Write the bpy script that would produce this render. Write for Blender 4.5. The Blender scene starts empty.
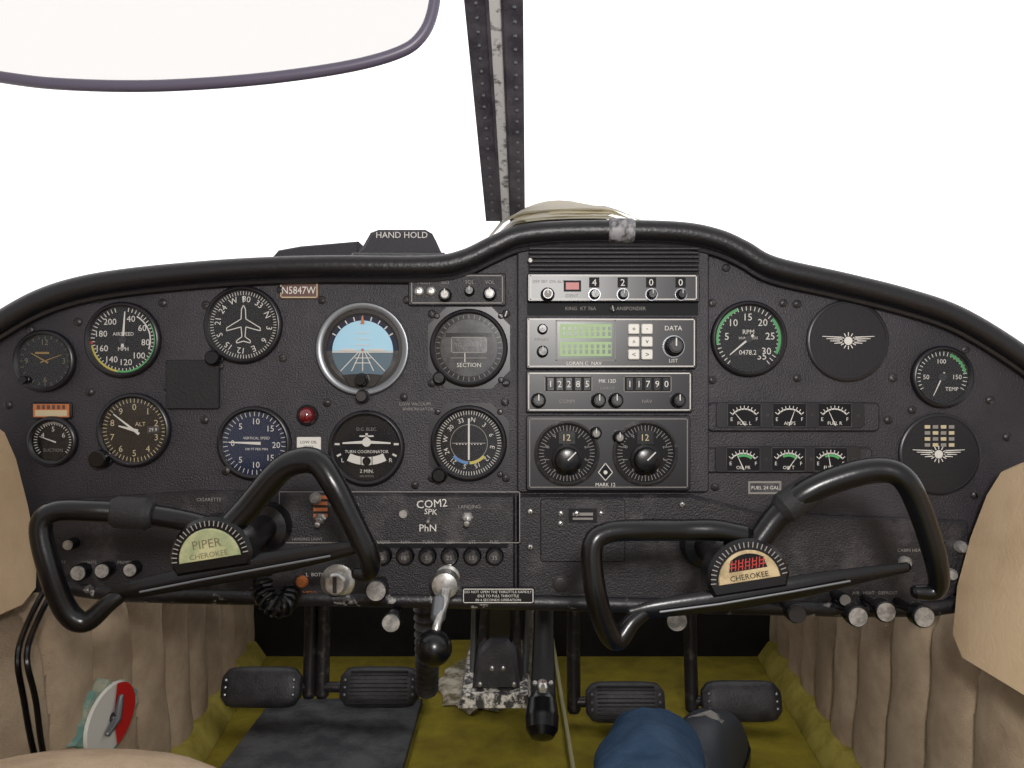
import bpy, bmesh, math, random
from mathutils import Vector, Matrix
random.seed(7)
sc=bpy.context.scene
D=0.8
def s2l(c):
    c=c/255.0
    return c/12.92 if c<=0.04045 else ((c+0.055)/1.055)**2.4
MATS={}
def mat(name,rgb,rough=0.5,metal=0.0,spec=0.5,bump=0.0,bscale=400,rgb2=None,nscale=20,thr=(0.4,0.6),emit=0,coat=0,transl=0):
    m=bpy.data.materials.new(name); m.use_nodes=True
    nt=m.node_tree; b=nt.nodes['Principled BSDF']
    col=tuple(s2l(c) for c in rgb)+(1,)
    b.inputs['Base Color'].default_value=col
    b.inputs['Roughness'].default_value=rough
    b.inputs['Metallic'].default_value=metal
    b.inputs['Specular IOR Level'].default_value=spec
    if coat: b.inputs['Coat Weight'].default_value=coat
    if emit:
        b.inputs['Emission Color'].default_value=col; b.inputs['Emission Strength'].default_value=emit
    tc=nt.nodes.new('ShaderNodeTexCoord')
    if bump:
        n=nt.nodes.new('ShaderNodeTexNoise'); n.inputs['Scale'].default_value=bscale; n.inputs['Detail'].default_value=4
        nt.links.new(tc.outputs['Object'],n.inputs['Vector'])
        bp=nt.nodes.new('ShaderNodeBump'); bp.inputs['Strength'].default_value=bump; bp.inputs['Distance'].default_value=0.002
        nt.links.new(n.outputs['Fac'],bp.inputs['Height']); nt.links.new(bp.outputs['Normal'],b.inputs['Normal'])
    if rgb2:
        n=nt.nodes.new('ShaderNodeTexNoise'); n.inputs['Scale'].default_value=nscale; n.inputs['Detail'].default_value=6
        n.inputs['Roughness'].default_value=0.65
        nt.links.new(tc.outputs['Object'],n.inputs['Vector'])
        r=nt.nodes.new('ShaderNodeValToRGB'); r.color_ramp.elements[0].position=thr[0]; r.color_ramp.elements[1].position=thr[1]
        r.color_ramp.elements[0].color=col; r.color_ramp.elements[1].color=tuple(s2l(c) for c in rgb2)+(1,)
        nt.links.new(n.outputs['Fac'],r.inputs['Fac']); nt.links.new(r.outputs['Color'],b.inputs['Base Color'])
    if transl:
        t=nt.nodes.new('ShaderNodeBsdfTranslucent'); t.inputs['Color'].default_value=col
        mx=nt.nodes.new('ShaderNodeMixShader'); mx.inputs[0].default_value=transl
        o=nt.nodes['Material Output']; nt.links.new(b.outputs[0],mx.inputs[1]); nt.links.new(t.outputs[0],mx.inputs[2]); nt.links.new(mx.outputs[0],o.inputs['Surface'])
    MATS[name]=m
    return m
def thin(name,tint,gl,rough=0.03):
    m=bpy.data.materials.new(name); m.use_nodes=True; nt=m.node_tree
    for n in list(nt.nodes): nt.nodes.remove(n)
    o=nt.nodes.new('ShaderNodeOutputMaterial'); mx=nt.nodes.new('ShaderNodeMixShader')
    t=nt.nodes.new('ShaderNodeBsdfTransparent'); g=nt.nodes.new('ShaderNodeBsdfGlossy')
    t.inputs['Color'].default_value=tint+(1,); g.inputs['Roughness'].default_value=rough
    mx.inputs[0].default_value=gl
    nt.links.new(t.outputs[0],mx.inputs[1]); nt.links.new(g.outputs[0],mx.inputs[2]); nt.links.new(mx.outputs[0],o.inputs['Surface'])
    MATS[name]=m; return m
mat('panel',(33,30,35),0.45,bump=0.5,bscale=600,rgb2=(47,43,49),nscale=9,spec=0.42)
mat('panel_low',(33,30,34),0.45,bump=0.5,bscale=600,rgb2=(84,80,80),nscale=26,spec=0.42,thr=(.52,.85))
mat('pad',(17,15,19),0.38,bump=0.25,bscale=220,spec=0.5)
mat('padworn',(24,22,26),0.4,bump=0.3,bscale=260,rgb2=(160,156,152),nscale=55,thr=(.58,.64))
mat('deck',(46,43,50),0.7,bump=0.3,bscale=200)
mat('bezel',(22,20,24),0.33,spec=0.5)
mat('face',(14,13,16),0.6,spec=0.2)
mat('covergrey',(24,22,26),0.55,spec=0.35,bump=.15,bscale=300)
mat('facegrey',(56,56,58),0.6,spec=0.2,rgb2=(80,80,80),nscale=60)
mat('faceblue',(26,34,58),0.6,spec=0.2)
mat('facebrown',(40,35,31),0.6,spec=0.2)
mat('white',(206,202,196),0.6,spec=0.2)
mat('dim',(132,128,124),0.6,spec=0.2)
mat('cream',(186,172,140),0.6,spec=0.2)
mat('orange',(180,104,58),0.5)
mat('ochre',(140,112,48),0.5)
mat('yellow',(185,170,70),0.5)
mat('green',(66,150,84),0.5)
mat('blue',(70,120,175),0.5)
mat('sky',(162,206,228),0.5)
mat('ground',(74,98,112),0.5)
mat('red',(190,28,24),0.4)
mat('redlamp',(100,10,20),0.15,spec=0.8,coat=1)
mat('silver',(200,198,196),0.3,metal=0.8,rgb2=(150,148,144),nscale=80)
mat('knobface',(168,164,160),0.4,metal=0.3,rgb2=(120,118,116),nscale=140)
mat('greymetal',(120,122,126),0.35,metal=0.7)
mat('darkmetal',(58,55,56),0.4,metal=0.6,rgb2=(112,108,104),nscale=60,thr=(.55,.75))
mat('black',(10,9,11),0.27,spec=0.45,bump=0.08,bscale=150)
mat('blackmatte',(17,16,18),0.7,bump=0.4,bscale=400)
mat('rubber',(36,35,38),0.5,bump=0.3,bscale=400,rgb2=(54,52,56),nscale=40)
mat('lcd',(34,56,40),0.3)
mat('lcdseg',(132,156,108),0.5,emit=0.15)
mat('button',(206,202,194),0.45)
mat('beige',(178,158,134),0.9,bump=0.8,bscale=600,rgb2=(154,134,112),nscale=12,spec=0.1)
mat('vinyl',(208,182,148),0.45,bump=0.25,bscale=300,rgb2=(190,164,130),nscale=8)
mat('carpet',(136,124,44),0.95,bump=0.6,bscale=600,rgb2=(108,96,40),nscale=22,spec=0.05,thr=(.35,.7))
mat('carpetedge',(154,142,70),0.95,bump=0.4,bscale=600,rgb2=(130,118,54),nscale=20,spec=0.05)
mat('mat_rubber',(48,50,54),0.6,bump=0.4,bscale=200,rgb2=(80,81,82),nscale=22)
mat('firewall',(13,12,14),0.8,bump=0.4,bscale=60,rgb2=(26,24,26),nscale=15)
mat('worn',(60,58,58),0.5,rgb2=(215,210,200),nscale=90,thr=(.46,.56))
mat('wornpost',(110,108,108),0.5,rgb2=(240,238,236),nscale=60,thr=(.36,.48))
mat('post',(62,58,66),0.5,bump=0.2,bscale=300,rgb2=(88,84,90),nscale=30)
mat('jeans',(48,68,92),0.95,bump=0.7,bscale=700,rgb2=(62,82,106),nscale=24,spec=0.05)
mat('shoe',(36,42,50),0.6,bump=0.3,bscale=300)
mat('paper',(240,236,226),0.8,transl=0.6)
mat('papertan',(226,218,192),0.8,transl=0.55)
mat('trimstrip',(150,144,110),0.6)
mat('badge',(136,144,108),0.4,rgb2=(172,168,128),nscale=60)
mat('badge2',(186,166,128),0.45,rgb2=(150,132,98),nscale=90)
mat('fadered',(165,50,42),0.5)
mat('fadetan',(100,92,70),0.5)
mat('brown',(88,60,52),0.5)
mat('teal',(96,136,128),0.9,rgb2=(160,160,140),nscale=60)
mat('visor_rim',(78,72,88),0.4)
mat('tape',(140,138,140),0.5,rgb2=(44,42,46),nscale=120)
mat('debris',(184,176,160),0.9,bump=1,bscale=100,rgb2=(96,88,60),nscale=40)
mat('ledamber',(140,40,32),0.4,emit=0.15)
thin('glass',(0.95,0.95,0.95),0.045,0.15)
thin('windscreen',(0.98,0.98,0.98),0.02)
thin('visor_acrylic',(0.805,0.80,0.79),0.01)

_tc={}
def textgeo(s):
    if s in _tc: return _tc[s]
    cu=bpy.data.curves.new('t','FONT'); cu.body=s; cu.align_x='CENTER'; cu.resolution_u=2
    ob=bpy.data.objects.new('t',cu); me=bpy.data.meshes.new_from_object(ob)
    vs=[v.co.copy() for v in me.vertices]; fs=[tuple(p.vertices) for p in me.polygons]
    if vs:
        cx=(min(v.x for v in vs)+max(v.x for v in vs))/2; cy=(min(v.y for v in vs)+max(v.y for v in vs))/2
        vs=[(v.x-cx,v.y-cy) for v in vs]
    bpy.data.objects.remove(ob); bpy.data.curves.remove(cu); bpy.data.meshes.remove(me)
    _tc[s]=(vs,fs); return _tc[s]
def W(px,py,y):
    k=(D+y)/D/1000
    return Vector(((px-512)*k,y,(384-py)*k))
def PX(px): return (px-512)/1000
def PZ(py): return (384-py)/1000
def cr(pts,n=8):
    pts=[Vector(p) for p in pts]; out=[]
    P=[pts[0]*2-pts[1]]+pts+[pts[-1]*2-pts[-2]]
    for i in range(1,len(P)-2):
        a,b,c,d=P[i-1],P[i],P[i+1],P[i+2]
        for k in range(n):
            t=k/n
            out.append(0.5*((2*b)+(c-a)*t+(2*a-5*b+4*c-d)*t*t+(3*b-a-3*c+d)*t**3))
    out.append(pts[-1]); return out
class MB:
    def __init__(s,name): s.name=name; s.v=[]; s.f=[]; s.m=[]; s.sm=[]; s.ml=[]
    def add(s,vs,fs,m,smooth=False):
        o=len(s.v); s.v+= [tuple(v) for v in vs]
        if m not in s.ml: s.ml.append(m)
        i=s.ml.index(m)
        for f in fs: s.f.append(tuple(o+k for k in f)); s.m.append(i); s.sm.append(smooth)
    def lathe(s,cx,cz,prof,m,n=40,axis='y',smooth=True,M=None,cap=True):
        vs=[];fs=[]
        for r,y in prof:
            for k in range(n):
                a=2*math.pi*k/n
                v=Vector((cx+r*math.cos(a),y,cz+r*math.sin(a)))
                if M: v=M@v
                vs.append(v)
        for i in range(len(prof)-1):
            for k in range(n):
                fs.append((i*n+k,i*n+(k+1)%n,(i+1)*n+(k+1)%n,(i+1)*n+k))
        if cap and prof[-1][0]>1e-6: fs.append(tuple((len(prof)-1)*n+k for k in range(n)))
        s.add(vs,fs,m,smooth)
    def disc(s,cx,cz,r,y,m,n=40): s.add([(cx+r*math.cos(2*math.pi*k/n),y,cz+r*math.sin(2*math.pi*k/n)) for k in range(n)],[tuple(range(n))],m)
    def arc(s,cx,cz,r0,r1,a0,a1,y,m):
        n=max(2,int(abs(a1-a0)/6)); vs=[];fs=[]
        for k in range(n+1):
            a=math.radians(a0+(a1-a0)*k/n)
            for r in (r0,r1): vs.append((cx+r*math.sin(a),y,cz+r*math.cos(a)))
        for k in range(n): fs.append((2*k,2*k+1,2*k+3,2*k+2))
        s.add(vs,fs,m)
    def ticks(s,cx,cz,r0,r1,n,a0,a1,w,y,m):
        for k in range(n):
            a=math.radians(a0+(a1-a0)*k/max(1,n-1)); s.bar(cx+r0*math.sin(a),cz+r0*math.cos(a),cx+r1*math.sin(a),cz+r1*math.cos(a),w,y,m)
    def bar(s,x0,z0,x1,z1,w,y,m,w1=None):
        if w1 is None: w1=w
        d=Vector((x1-x0,z1-z0)); 
        if d.length<1e-9: return
        d.normalize(); p=Vector((-d.y,d.x))
        s.add([(x0+p.x*w/2,y,z0+p.y*w/2),(x0-p.x*w/2,y,z0-p.y*w/2),(x1-p.x*w1/2,y,z1-p.y*w1/2),(x1+p.x*w1/2,y,z1+p.y*w1/2)],[(0,1,2,3)],m)
    def needle(s,cx,cz,L,a,w,y,m,tail=0.25):
        a=math.radians(a); s.bar(cx-L*tail*math.sin(a),cz-L*tail*math.cos(a),cx+L*math.sin(a),cz+L*math.cos(a),w,y,m,w*0.35)
    def text(s,t,cx,cz,size,y,m,rot=0,sx=1):
        vs,fs=textgeo(t); c=math.cos(math.radians(rot)); q=math.sin(math.radians(rot))
        s.add([(cx+(vx*sx*c-vy*q)*size,y,cz+(vx*sx*q+vy*c)*size) for vx,vy in vs],fs,m)
    def prism(s,pts,y0,y1,m,ch=0.0):
        n=len(pts); vs=[(x,y0,z) for x,z in pts]
        if ch:
            vs+=[(x,y1+ch,z) for x,z in pts]
            ins=[]
            ar=sum(pts[i][0]*pts[(i+1)%n][1]-pts[(i+1)%n][0]*pts[i][1] for i in range(n)); sg=1 if ar>0 else -1
            for i in range(n):
                a=Vector(pts[i-1]);b=Vector(pts[i]);c=Vector(pts[(i+1)%n])
                d1=(b-a);d2=(c-b)
                if d1.length<1e-9: d1=d2
                if d2.length<1e-9: d2=d1
                t=(d1.normalized()+d2.normalized()); t=t.normalized() if t.length>1e-6 else d1.normalized()
                nn=Vector((-t.y,t.x))*sg; ins.append((b.x+nn.x*ch,b.y+nn.y*ch))
            vs+=[(x,y1,z) for x,z in ins]; L=3
        else:
            vs+=[(x,y1,z) for x,z in pts]; L=2
        fs=[tuple(range(n))]
        for l in range(L-1):
            for i in range(n): fs.append((l*n+i,l*n+(i+1)%n,(l+1)*n+(i+1)%n,(l+1)*n+i))
        fs.append(tuple((L-1)*n+i for i in range(n)))
        s.add(vs,fs,m)
    def plate(s,x0,p0,x1,p1,y0,y1,m,r=0.003,ch=0.001):
        X0,X1=PX(x0),PX(x1); Z1,Z0=PZ(p0),PZ(p1); r=min(r,(X1-X0)/2.01,(Z1-Z0)/2.01); pts=[]
        for cx,cz,a in ((X1-r,Z1-r,0),(X0+r,Z1-r,90),(X0+r,Z0+r,180),(X1-r,Z0+r,270)):
            for k in range(5):
                t=math.radians(a+k*22.5); pts.append((cx+r*math.cos(t),cz+r*math.sin(t)))
        s.prism(pts,y0,y1,m,ch)
    def rect(s,x0,p0,x1,p1,y,m):
        s.add([(PX(x0),y,PZ(p0)),(PX(x1),y,PZ(p0)),(PX(x1),y,PZ(p1)),(PX(x0),y,PZ(p1))],[(0,1,2,3)],m)
    def frame(s,x0,p0,x1,p1,t,y,m):
        s.rect(x0,p0,x1,p0+t,y,m); s.rect(x0,p1-t,x1,p1,y,m); s.rect(x0,p0,x0+t,p1,y,m); s.rect(x1-t,p0,x1,p1,y,m)
    def tube(s,pts,r,m,n=12,flat=1.0,up=None,cap=True):
        pts=[Vector(p) for p in pts]; N=len(pts)
        rs=r if isinstance(r,(list,tuple)) else [r]*N
        if len(rs)!=N: rs=[rs[min(len(rs)-1,int(i*(len(rs)-1)/(N-1)))]*(1-((i*(len(rs)-1)/(N-1))%1))+rs[min(len(rs)-1,int(i*(len(rs)-1)/(N-1))+1)]*((i*(len(rs)-1)/(N-1))%1) for i in range(N)]
        vs=[];fs=[]; t0=(pts[1]-pts[0]).normalized()
        u=Vector(up) if up else (Vector((0,1,0)) if abs(t0.y)<0.9 else Vector((1,0,0)))
        u=(u-t0*u.dot(t0)).normalized()
        for i,p in enumerate(pts):
            t=(pts[min(i+1,N-1)]-pts[max(i-1,0)]).normalized()
            u=(u-t*u.dot(t)).normalized(); w=t.cross(u)
            for k in range(n):
                a=2*math.pi*k/n; vs.append(p+(u*math.cos(a)*flat+w*math.sin(a))*rs[i])
        for i in range(N-1):
            for k in range(n): fs.append((i*n+k,i*n+(k+1)%n,(i+1)*n+(k+1)%n,(i+1)*n+k))
        s.add(vs,fs,m,True)
        if cap: 
            for e,(i,sg) in enumerate(((0,-1),(N-1,1))):
                t=(pts[min(i+1,N-1)]-pts[max(i-1,0)]).normalized()*sg
                ring=[vs[i*n+k] for k in range(n)]; c=pts[i]
                r2=[c+(v-c)*0.7+t*rs[i]*0.45 for v in ring]; tip=c+t*rs[i]*0.6
                s.add(ring+r2+[tip],[(k,(k+1)%n,n+(k+1)%n,n+k) for k in range(n)]+[(n+k,n+(k+1)%n,2*n) for k in range(n)],m,True)
    def sphere(s,c,r,m,n=20,sx=1,sy=1,sz=1,e=1.0,M=None):
        vs=[];fs=[]; c=Vector(c); R=n//2
        def pw(v): return math.copysign(abs(v)**e,v)
        for i in range(R+1):
            th=math.pi*i/R
            for k in range(n):
                a=2*math.pi*k/n
                v=Vector((r*sx*pw(math.sin(th))*pw(math.cos(a)),r*sy*pw(math.sin(th))*pw(math.sin(a)),r*sz*pw(math.cos(th))))
                if M: v=M@v
                vs.append(c+v)
        for i in range(R):
            for k in range(n): fs.append((i*n+k,i*n+(k+1)%n,(i+1)*n+(k+1)%n,(i+1)*n+k))
        s.add(vs,fs,m,True)
    def screw(s,px,py,y=0,r=0.0042,m='darkmetal'):
        cx,cz=PX(px),PZ(py); s.lathe(cx,cz,[(r,y+0.001),(r,y-0.001),(r*0.7,y-0.0022),(0.0001,y-0.0026)],m,14)
        a=random.random()*3.14; 
        s.bar(cx-r*.7*math.cos(a),cz-r*.7*math.sin(a),cx+r*.7*math.cos(a),cz+r*.7*math.sin(a),r*.3,y-0.0028,'black')
    def knob(s,px,py,r,y0,L,m='black',cap=None,n=24,ind='white'):
        cx,cz=PX(px),PZ(py)
        s.lathe(cx,cz,[(r*1.15,y0),(r*1.15,y0-L*.25),(r,y0-L*.3),(r*.95,y0-L*.9),(r*.8,y0-L),(0.0001,y0-L)],m,n)
        if cap: s.lathe(cx,cz,[(r*.6,y0-L*.9),(r*.6,y0-L-.0015),(0.0001,y0-L-.0015)],cap,n)
        if ind: s.bar(cx,cz,cx,cz+r*.9,r*.16,y0-L-.0017,ind)
    def build(s,parent=None):
        me=bpy.data.meshes.new(s.name); me.from_pydata(s.v,[],s.f)
        for k in s.ml: me.materials.append(MATS[k])
        me.polygons.foreach_set('material_index',s.m); me.polygons.foreach_set('use_smooth',s.sm)
        me.update()
        bm=bmesh.new(); bm.from_mesh(me); bmesh.ops.recalc_face_normals(bm,faces=bm.faces); bm.to_mesh(me); bm.free()
        ob=bpy.data.objects.new(s.name,me); sc.collection.objects.link(ob)
        if parent: ob.parent=parent
        try: me.set_sharp_from_angle(angle=math.radians(40))
        except Exception: pass
        return ob

# ================= CAMERA / WORLD =================
cam=bpy.data.cameras.new('camera'); co=bpy.data.objects.new('camera',cam); sc.collection.objects.link(co)
co.location=(0,-D,0); co.rotation_euler=(math.radians(90),0,0); cam.sensor_width=36; cam.lens=800/1024*36; cam.clip_start=0.01
sc.camera=co
w=bpy.data.worlds.new('world'); sc.world=w; w.use_nodes=True; nt=w.node_tree
bg=nt.nodes['Background']; bg.inputs['Color'].default_value=(1.0,0.985,0.985,1)
tc=nt.nodes.new('ShaderNodeTexCoord'); sp=nt.nodes.new('ShaderNodeSeparateXYZ'); mr=nt.nodes.new('ShaderNodeMapRange')
nt.links.new(tc.outputs['Generated'],sp.inputs[0]); nt.links.new(sp.outputs['Y'],mr.inputs['Value'])
mr.inputs['From Min'].default_value=-0.35; mr.inputs['From Max'].default_value=0.35; mr.inputs['To Min'].default_value=0.66; mr.inputs['To Max'].default_value=1.6
nt.links.new(mr.outputs[0],bg.inputs['Strength'])
sc.view_settings.view_transform='Standard'; sc.view_settings.look='None'
def area(name,loc,tgt,size,power,col=(1,1,1)):
    l=bpy.data.lights.new(name,'AREA'); l.shape='DISK'; l.size=size; l.energy=power; l.color=col
    o=bpy.data.objects.new(name,l); sc.collection.objects.link(o); o.location=loc
    o.rotation_euler=(Vector(tgt)-Vector(loc)).to_track_quat('-Z','Y').to_euler()
area('flash_fill_light',(0.08,-1.05,0.22),(0,0.2,-0.38),0.14,8.5,(1,.97,.94))  # added flash-like fill above and behind the camera, not a cabin fixture

# ================= PANEL =================
T=[(-40,352),(0,326),(40,303),(80,289),(130,280),(200,273),(260,269),(330,267),(430,267),(465,261),(495,247),(520,237),(560,233),(620,232),(680,234),(715,241),(740,252),(770,268),(840,284),(900,299),(950,316),(1000,345),(1040,375),(1066,402)]
p=MB('instrument_panel')
outline=[(PX(a),PZ(b)) for a,b in T]+[(PX(1066),PZ(570)),(PX(960),PZ(598)),(PX(-40),PZ(592))]
p.prism(outline,0.012,0.0,'panel')
p.plate(517,243,708,492,0.004,-0.005,'panel',0.004,0.0015)
p.prism([(PX(a),PZ(b)) for a,b in ((55,500),(200,490),(515,494),(515,600),(60,590))],0.004,-0.010,'panel_low',0.003)
p.prism([(PX(a),PZ(b)) for a,b in ((517,494),(690,494),(760,512),(965,520),(965,585),(930,606),(517,603))],0.004,-0.008,'panel_low',0.003)
p.plate(540,497,624,560,-0.006,-0.0095,'panel_low',0.003)
for a in ((706,402,879,432),(702,447,872,473)): p.plate(*a,0.002,-0.003,'panel',0.006,0.002)
for k in range(6):
    p.plate(529,249+k*4.2,697,251.2+k*4.2,-0.004,-0.010,'panel',0.0005,0.0005)
p.rect(528,248,698,274,-0.0052,'blackmatte')
p.tube(cr([(PX(a),-0.006,PZ(b)) for a,b in ((58,583),(130,592),(300,596),(515,600),(700,604),(930,606),(962,584)) ],6),0.008,'padworn',10)
for q in [(163,303),(100,299),(78,322),(30,330),(8,405),(90,392),(100,457),(168,388),(206,305),(281,290),(283,358),(220,366),(205,420),(290,470),(322,300),(407,300),(404,397),(327,403),(432,314),(506,314),(432,383),(506,383),(432,478),(506,478),(415,485),(726,268),(797,378),(893,378),(797,304),(900,304),(712,303),(783,303),(712,380),(990,400),(965,350),(1007,437),(912,410),(888,420),(698,470),(975,495),(903,491),(700,320),(715,487),(505,402),(500,294)]:
    p.screw(*q)
for q in [(530,262),(530,510),(600,512),(560,512),(560,522),(602,524),(576,512),(530,545),(680,503),(640,520)]: p.screw(*q,y=-0.0095,r=0.003,m='silver')
p.rect(568,507,596,521,-0.0098,'black'); p.rect(572,511,592,514,-0.0101,'dim'); p.rect(572,516,592,518,-0.0101,'dim')
p.knob(560,582,0.007,-0.008,0.003,'darkmetal',ind=None)
for a,b,t,s in [(415,404,'LOW VACUUM',4.6),(418,409,'ANNUNCIATOR',4.2),(213,498,'CIGARETTE',4.8),(345,503,'MASTER  RADIO',4.5),(310,537,'LANDING LIGHT',4)]:
    p.text(t,PX(a),PZ(b),s/1000,-0.0107 if b>490 else -0.0006,'dim')
p.rect(748,481,781,494,-0.0007,'dim'); p.rect(750,483,779,492,-0.0010,'facegrey'); p.text('FUEL 24 GAL',PX(765),PZ(487.5),0.005,-0.0013,'white')
p.build()

g=MB('glareshield')
tp=cr([(PX(a),-0.008,PZ(b)) for a,b in T],6)
g.tube(tp,0.0105,'pad',16)
g.tube([v+Vector((0,0.004,-0.013)) for v in tp],0.004,'pad',8)
i0=min(range(len(tp)),key=lambda i:abs(tp[i].x-PX(622)))
g.tube(tp[i0-1:i0+2],0.0122,'tape',16)
def yb(x): return 0.42-0.30*(abs(x)/0.56)**2
def deckback(px):
    if px<430: return 12
    if px<500: return 12-30*(px-430)/70
    if px<640: return -18
    if px<740: return -18+30*(px-640)/100
    return 12
def decktop(x):
    v=min(tp,key=lambda q:abs(q.x-x)); px=512+x*1000; y1=max(.05,yb(x))
    return v, (v.z*1000-deckback(px))/1000*(D+y1)/D, y1
vs=[];fs=[];n=len(tp)
NS=7
for v in tp:
    y1=max(0.05,yb(v.x)); px=512+v.x*1000; db=deckback(px)
    z1=(v.z*1000-db)/1000*(D+y1)/D
    if px<430 or px>740: z1=v.z+0.02
    for k in range(NS):
        t=k/(NS-1); vs.append((v.x,v.y+(y1-v.y)*t,v.z-0.002+(z1-v.z)*t))
for i in range(n-1):
    for k in range(NS-1): fs.append((i*NS+k,(i+1)*NS+k,(i+1)*NS+k+1,i*NS+k+1))
g.add(vs,fs,'deck',True)
g.build()

h=MB('hand_hold_bracket')
def wp(l,y): return [tuple(W(a,b,y).xz) for a,b in l]
h.prism(wp([(356,254),(362,246),(370,232),(378,229),(425,229),(432,233),(437,244),(442,254)],0.045),0.09,0.045,'deck',0.004)
h.prism(wp([(346,262),(352,252),(444,252),(450,262)],0.02),0.09,0.02,'pad',0.003)
c=W(402,235,0.044); h.text('HAND HOLD',c.x,c.z,0.0092,0.0435,'white')
h.build()
f=MB('defroster_duct')
f.prism(wp([(268,262),(278,250),(300,246),(358,241),(358,262)],0.1),0.16,0.1,'deck',0.002); f.build()

pp=MB('paper_stack')
for k,(x0,x1,t0,t1,sk,m) in enumerate([(-.035,.17,.62,.95,.02,'paper'),(.02,.15,.5,.85,-.03,'papertan'),(-.02,.12,.55,.9,.05,'paper'),(.05,.18,.6,.97,0,'papertan'),(-.03,.16,.7,.98,-.01,'paper'),(.0,.17,.66,.96,.02,'paper')]):
    N=10; vs=[];fs=[]
    for i in range(N+1):
        for j in range(5):
            x=x0+(x1-x0)*i/N+sk*(j/4); t=t0+(t1-t0)*j/4
            v,z1,y1=decktop(x); vs.append((x,v.y+(y1-v.y)*t,v.z-.002+(z1-v.z)*t+.002+.0026*k+.009*abs(math.sin(i*.5+k*1.3))*(j/4)))
    for i in range(N):
        for j in range(4): fs.append((5*i+j,5*(i+1)+j,5*(i+1)+j+1,5*i+j+1))
    pp.add(vs,fs,m,True)
pp.build()

ws=MB('windshield'); vs=[];fs=[];NX=24;NT=8
for i in range(NX+1):
    x=-0.6+1.2*i/NX
    for k in range(NT+1):
        t=k/NT; zb=0.245-0.11*(abs(x)/0.6)**2
        vs.append((x,yb(x)+0.01-0.42*t,zb+0.25*t-0.02*t*t))
for i in range(NX):
    for k in range(NT): fs.append((i*(NT+1)+k,(i+1)*(NT+1)+k,(i+1)*(NT+1)+k+1,i*(NT+1)+k+1))
ws.add(vs,fs,'windscreen',True); ws.build()
po=MB('windshield_post')
L0,R0=W(486,218,0.40),W(525,218,0.40); L1,R1=W(462,-25,0.03),W(523,-25,0.03)
def strip(f0,f1,m,th,off):
    a=L0.lerp(R0,f0);b=L0.lerp(R0,f1);c_=L1.lerp(R1,f1);d=L1.lerp(R1,f0)
    nrm=(b-a).cross(d-a).normalized()
    if nrm.y>0: nrm=-nrm
    q=[v+nrm*off for v in (a,b,c_,d)]; q2=[v+nrm*(off+th) for v in (a,b,c_,d)]
    po.add(q+q2,[(0,1,2,3),(4,5,6,7),(0,1,5,4),(1,2,6,5),(2,3,7,6),(3,0,4,7)],m)
    return nrm
nm=strip(0,0.40,'post',0.006,0.0); strip(0.38,0.68,'wornpost',0.004,0.0); strip(0.66,1,'post',0.012,0); strip(0.36,0.42,'post',0.010,0);strip(0.62,0.68,'post',0.009,0)
for k in range(22):
    t=(k+.5)/22
    for f_ in (0.2,0.85):
        c=L0.lerp(R0,f_).lerp(L1.lerp(R1,f_),t)+nm*(0.007 if f_<.5 else 0.013); po.sphere(c,0.0024,'greymetal',8)
po.build()
sv=MB('sun_visor')
vp=[(-60,66),(0,77),(60,84),(150,86),(250,80),(340,68),(395,54),(420,38),(433,10),(438,-40)]
yv=-0.22
path=cr([W(a,b,yv) for a,b in vp],8); sv.tube(path,0.0042,'visor_rim',10)
pl=[(v.x,v.z) for v in path]+[tuple(W(430,-90,yv).xz),tuple(W(-60,-90,yv).xz)]
sv.prism(pl,yv+0.001,yv-0.001,'visor_acrylic'); 
top=cr([W(438,-40,yv),W(432,-80,yv),W(400,-92,yv),W(200,-94,yv),W(-40,-92,yv),W(-75,-60,yv),W(-60,66,yv)],8); sv.tube(top,0.0042,'visor_rim',10)
sv.build()

# ================= GAUGES =================
def gauge(name,px,py,R,face='face',bez='bezel',glass=True,bw=0.005):
    m=MB(name); R=R/1000; cx,cz=PX(px),PZ(py)
    m.lathe(cx,cz,[(R,0.0),(R,-0.004),(R-0.0015,-0.0058),(R-bw*.6,-0.0062),(R-bw,-0.0045),(R-bw,-0.001)],bez,56,cap=False)
    m.disc(cx,cz,R-bw*.9,-0.0011,face,56)
    if glass: m.disc(cx,cz,R-bw*.95,-0.0042,'glass',48)
    return m,cx,cz,R-bw
Y1=-0.0016;Y2=-0.0024
def nums(m,cx,cz,r,items,size,mt='white'):
    for t,a in items:
        a=math.radians(a); m.text(t,cx+r*math.sin(a),cz+r*math.cos(a),size,Y1,mt)
m,cx,cz,r=gauge('clock',46,361,31)
nums(m,cx,cz,r*.72,[(str(k if k else 12),k*30) for k in range(0,12,3)],0.008,'fadetan'); m.ticks(cx,cz,r*.85,r*.98,24,0,345,0.0006,Y1,'fadetan')
m.needle(cx,cz,r*.6,-60,0.0018,Y2,'ochre'); m.needle(cx,cz,r*.7,70,0.0012,Y2,'ochre'); m.rect(36,352,50,354,Y1,'ochre'); m.knob(28,380,0.004,-0.004,0.006,'black',ind=None); m.build()
m,cx,cz,r=gauge('airspeed_indicator',124,340,38)
m.ticks(cx,cz,r*.86,r*.99,48,10,345,0.0008,Y1,'white'); nums(m,cx,cz,r*.68,[(str(40+20*k),20+38*k) for k in range(9)],0.0088)
m.arc(cx,cz,r*.93,r*.99,60,190,-0.0018,'green'); m.arc(cx,cz,r*.93,r*.99,190,260,-0.0018,'yellow'); m.arc(cx,cz,r*.8,r*.84,30,110,Y1,'white'); m.arc(cx,cz,r*.93,r*.99,262,268,-0.0018,'red')
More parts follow.
